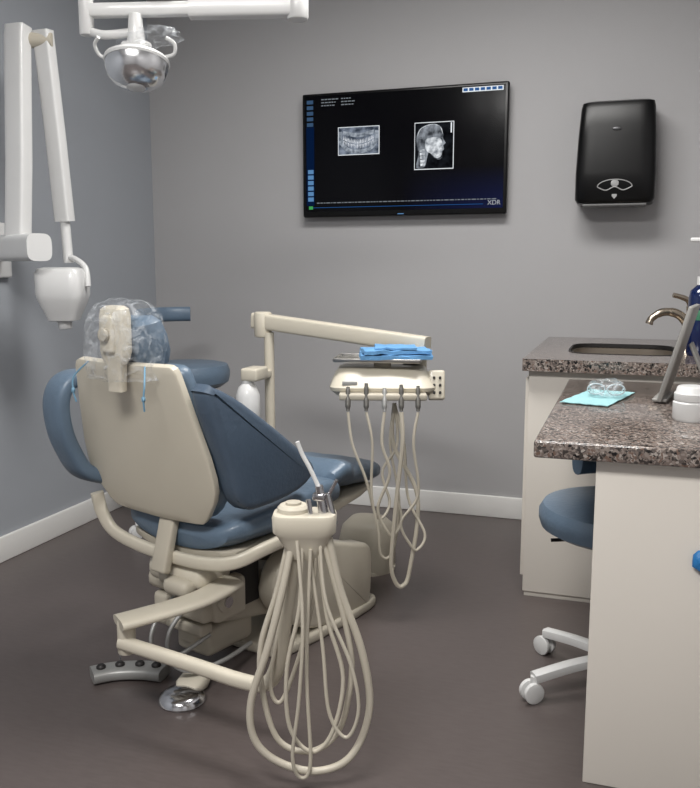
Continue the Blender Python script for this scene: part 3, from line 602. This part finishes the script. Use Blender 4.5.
hb=B()
pcx=V((-.80,2.775,.008));ps=V((.956,.292,0));pn_=V((-.292,.956,0))
pad(hb,[(pcx+pn_*o_+V((0,0,z_)),ps,pn_,w_,d_,6,0) for z_,w_,d_,o_ in [(.742,.10,.06,.035),(.748,.14,.075,.025),(.768,.162,.098,.015),(.785,.178,.116,0),(.797,.180,.12,0),(.83,.165,.106,.012),(.852,.150,.090,.02),(.857,.138,.078,.022)]],56)
pod=make('control_head',hb,M_cream,T,'w')
b=box(B(),(pcx+ps*.182+pn_*(-.06)+V((0,0,.80)))[:],(.055,.045,.10),.008,eul((math.radians(-14),0,math.radians(17))));cp_=make('switch_panel',b,M_cream,T,'w')
b=B()
for i in range(2):
    for j in range(3): box(b,(pcx+ps*(.172+i*.02)+pn_*(-.078-j*.006)+V((0,0,.828-j*.024)))[:],(.008,.010,.009),.002,eul((math.radians(-14),0,math.radians(17))))
make('switch_button',b,M_dark,cp_,'w')
b=B();box(b,(pcx+ps*-.11+pn_*(-.108)+V((0,0,.812)))[:],(.05,.01,.016),.003,rz);make('gauge_window',b,M_grey,pod,'w')
b=box(B(),(pcx+pn_*(-.13)+V((0,0,.772)))[:],(.29,.05,.022),.006,rz);make('handpiece_bar',b,M_cream2,T,'w')
hx=[-.115,-.055,0.005,.06,.115]
zl=[.36,.22,.30,.12,.25];mx=[-.02,.0,.02,.05,.10];rx_=[.0,.045,.06,.115,.10]
Mhp=mat('handpiece_grey',(104,102,98),.4,.4)
for i,x_ in enumerate(hx):
    c=pcx+ps*x_+pn_*(-.15);ht=[.0,.012,-.004,.008,.004][i]
    make('handpiece',tube(B(),[(c+pn_*(-.012)+V((0,0,.728)))[:],(c+V((0,0,.77)))[:],(c+pn_*.01+V((0,0,.805+ht)))[:]],.009,radii=[.006,.009,.008,.006]),Mhp if i!=2 else M_grey,T,'w')
    q=pcx+pn_*(-.15);zb=zl[i];m_=mx[i];j=[.0,.012,-.01,.006,-.012][i]
    pts=[(x_,-.012,.725),(x_+(m_-x_)*.15+j,-.02,.62),(x_+(m_-x_)*.55-j,-.015,.45 if zb<.28 else .52),(m_-.025+j,-.01,zb+.10),(m_-.005,.0,zb+.02),(m_+.02,.01,zb),(m_+.045,.03,zb+.05),(rx_[i]+j,.05,max(.42,zb+.15)),(.05-j*2,.07,.60),(.04,.08,.74)]
    make('hose',tube(B(),[q+ps*a+pn_*c_+V((0,0,z_)) for a,c_,z_ in pts],[.005,.0048,.0055,.0075,.005][i],seg=8),M_hose,T,'w')
b=B();prism(b,[(-.125,-.085),(.165,-.085),(.165,.085),(-.125,.085)],'z',0,.006,.002);box(b,(.02,-.087,.008),(.29,.006,.012),.002);box(b,(.02,.087,.008),(.29,.006,.012),.002);box(b,(-.125,0,.008),(.006,.17,.012),.002);box(b,(.166,0,.008),(.006,.17,.012),.002)
bmesh.ops.transform(b,matrix=M.Translation(pcx+V((-.03,-.01,.878)))@M.Rotation(math.radians(10),4,'Z'),verts=b.verts);make('tray',b,M_steel,T,'w',label='stainless steel instrument tray')
make('tray_post',cyl(B(),(pcx+V((0,0,.84)))[:],(pcx+V((0,0,.879)))[:],.03),M_cream2,T,'w')
bt=B();lathe(bt,(-1.37,2.90,.60),(0,0,1),[(.04,0),(.046,.01),(.046,.12),(.035,.15),(.022,.165),(.022,.18)],32);make('water_bottle',bt,M_white,T,'w')
b=B();box(b,(-1.355,2.93,.80),(.07,.11,.05),.01);box(b,(-1.345,3.0,.79),(.04,.08,.03),.006);make('bottle_bracket',b,M_cream,T,'w')
b=B()
for k,(sx_,sy_,sz_,zo,ro) in enumerate([(.24,.17,.020,.897,20),(.225,.155,.018,.914,25),(.14,.14,.010,.926,17)]):
    t=B();bmesh.ops.create_cube(t,size=1);bmesh.ops.scale(t,vec=V((sx_,sy_,sz_)),verts=t.verts);bmesh.ops.subdivide_edges(t,edges=t.edges,cuts=7,use_grid_fill=True)
    for v in t.verts:
        q=(abs(v.co.x)/(sx_/2))**4+(abs(v.co.y)/(sy_/2))**4
        v.co.z*=1-.35*min(1,q)
        v.co+=V((0,0,1))*.006*noise.noise(v.co*26+V((k,0,0)));v.co.x+=v.co.z*.3+.004*noise.noise(v.co*18);v.co.y+=.004*noise.noise(v.co*19+V((3,0,0)))
    merge(b,t,M.Translation(pcx+V((.045,.0,zo-.001)))@M.Rotation(math.radians(ro),4,'Z'))
make('instrument_pack',b,M_bwrap,None,label='folded blue sterile-wrapped instrument pack on tray',cat_='instrument pack')
# ------------------------------------------------------------------ camera
cam=bpy.data.cameras.new('camera');o=bpy.data.objects.new('camera',cam);bpy.context.collection.objects.link(o)
o.location=(0,0,1.2);o.rotation_euler=(pi/2-math.radians(8.5),0,math.radians(18.3));sc.camera=o
cam.sensor_fit='AUTO'
cam.sensor_width=36;cam.lens=36*843/788
sc.view_settings.view_transform='Standard'
sc.view_settings.exposure=0
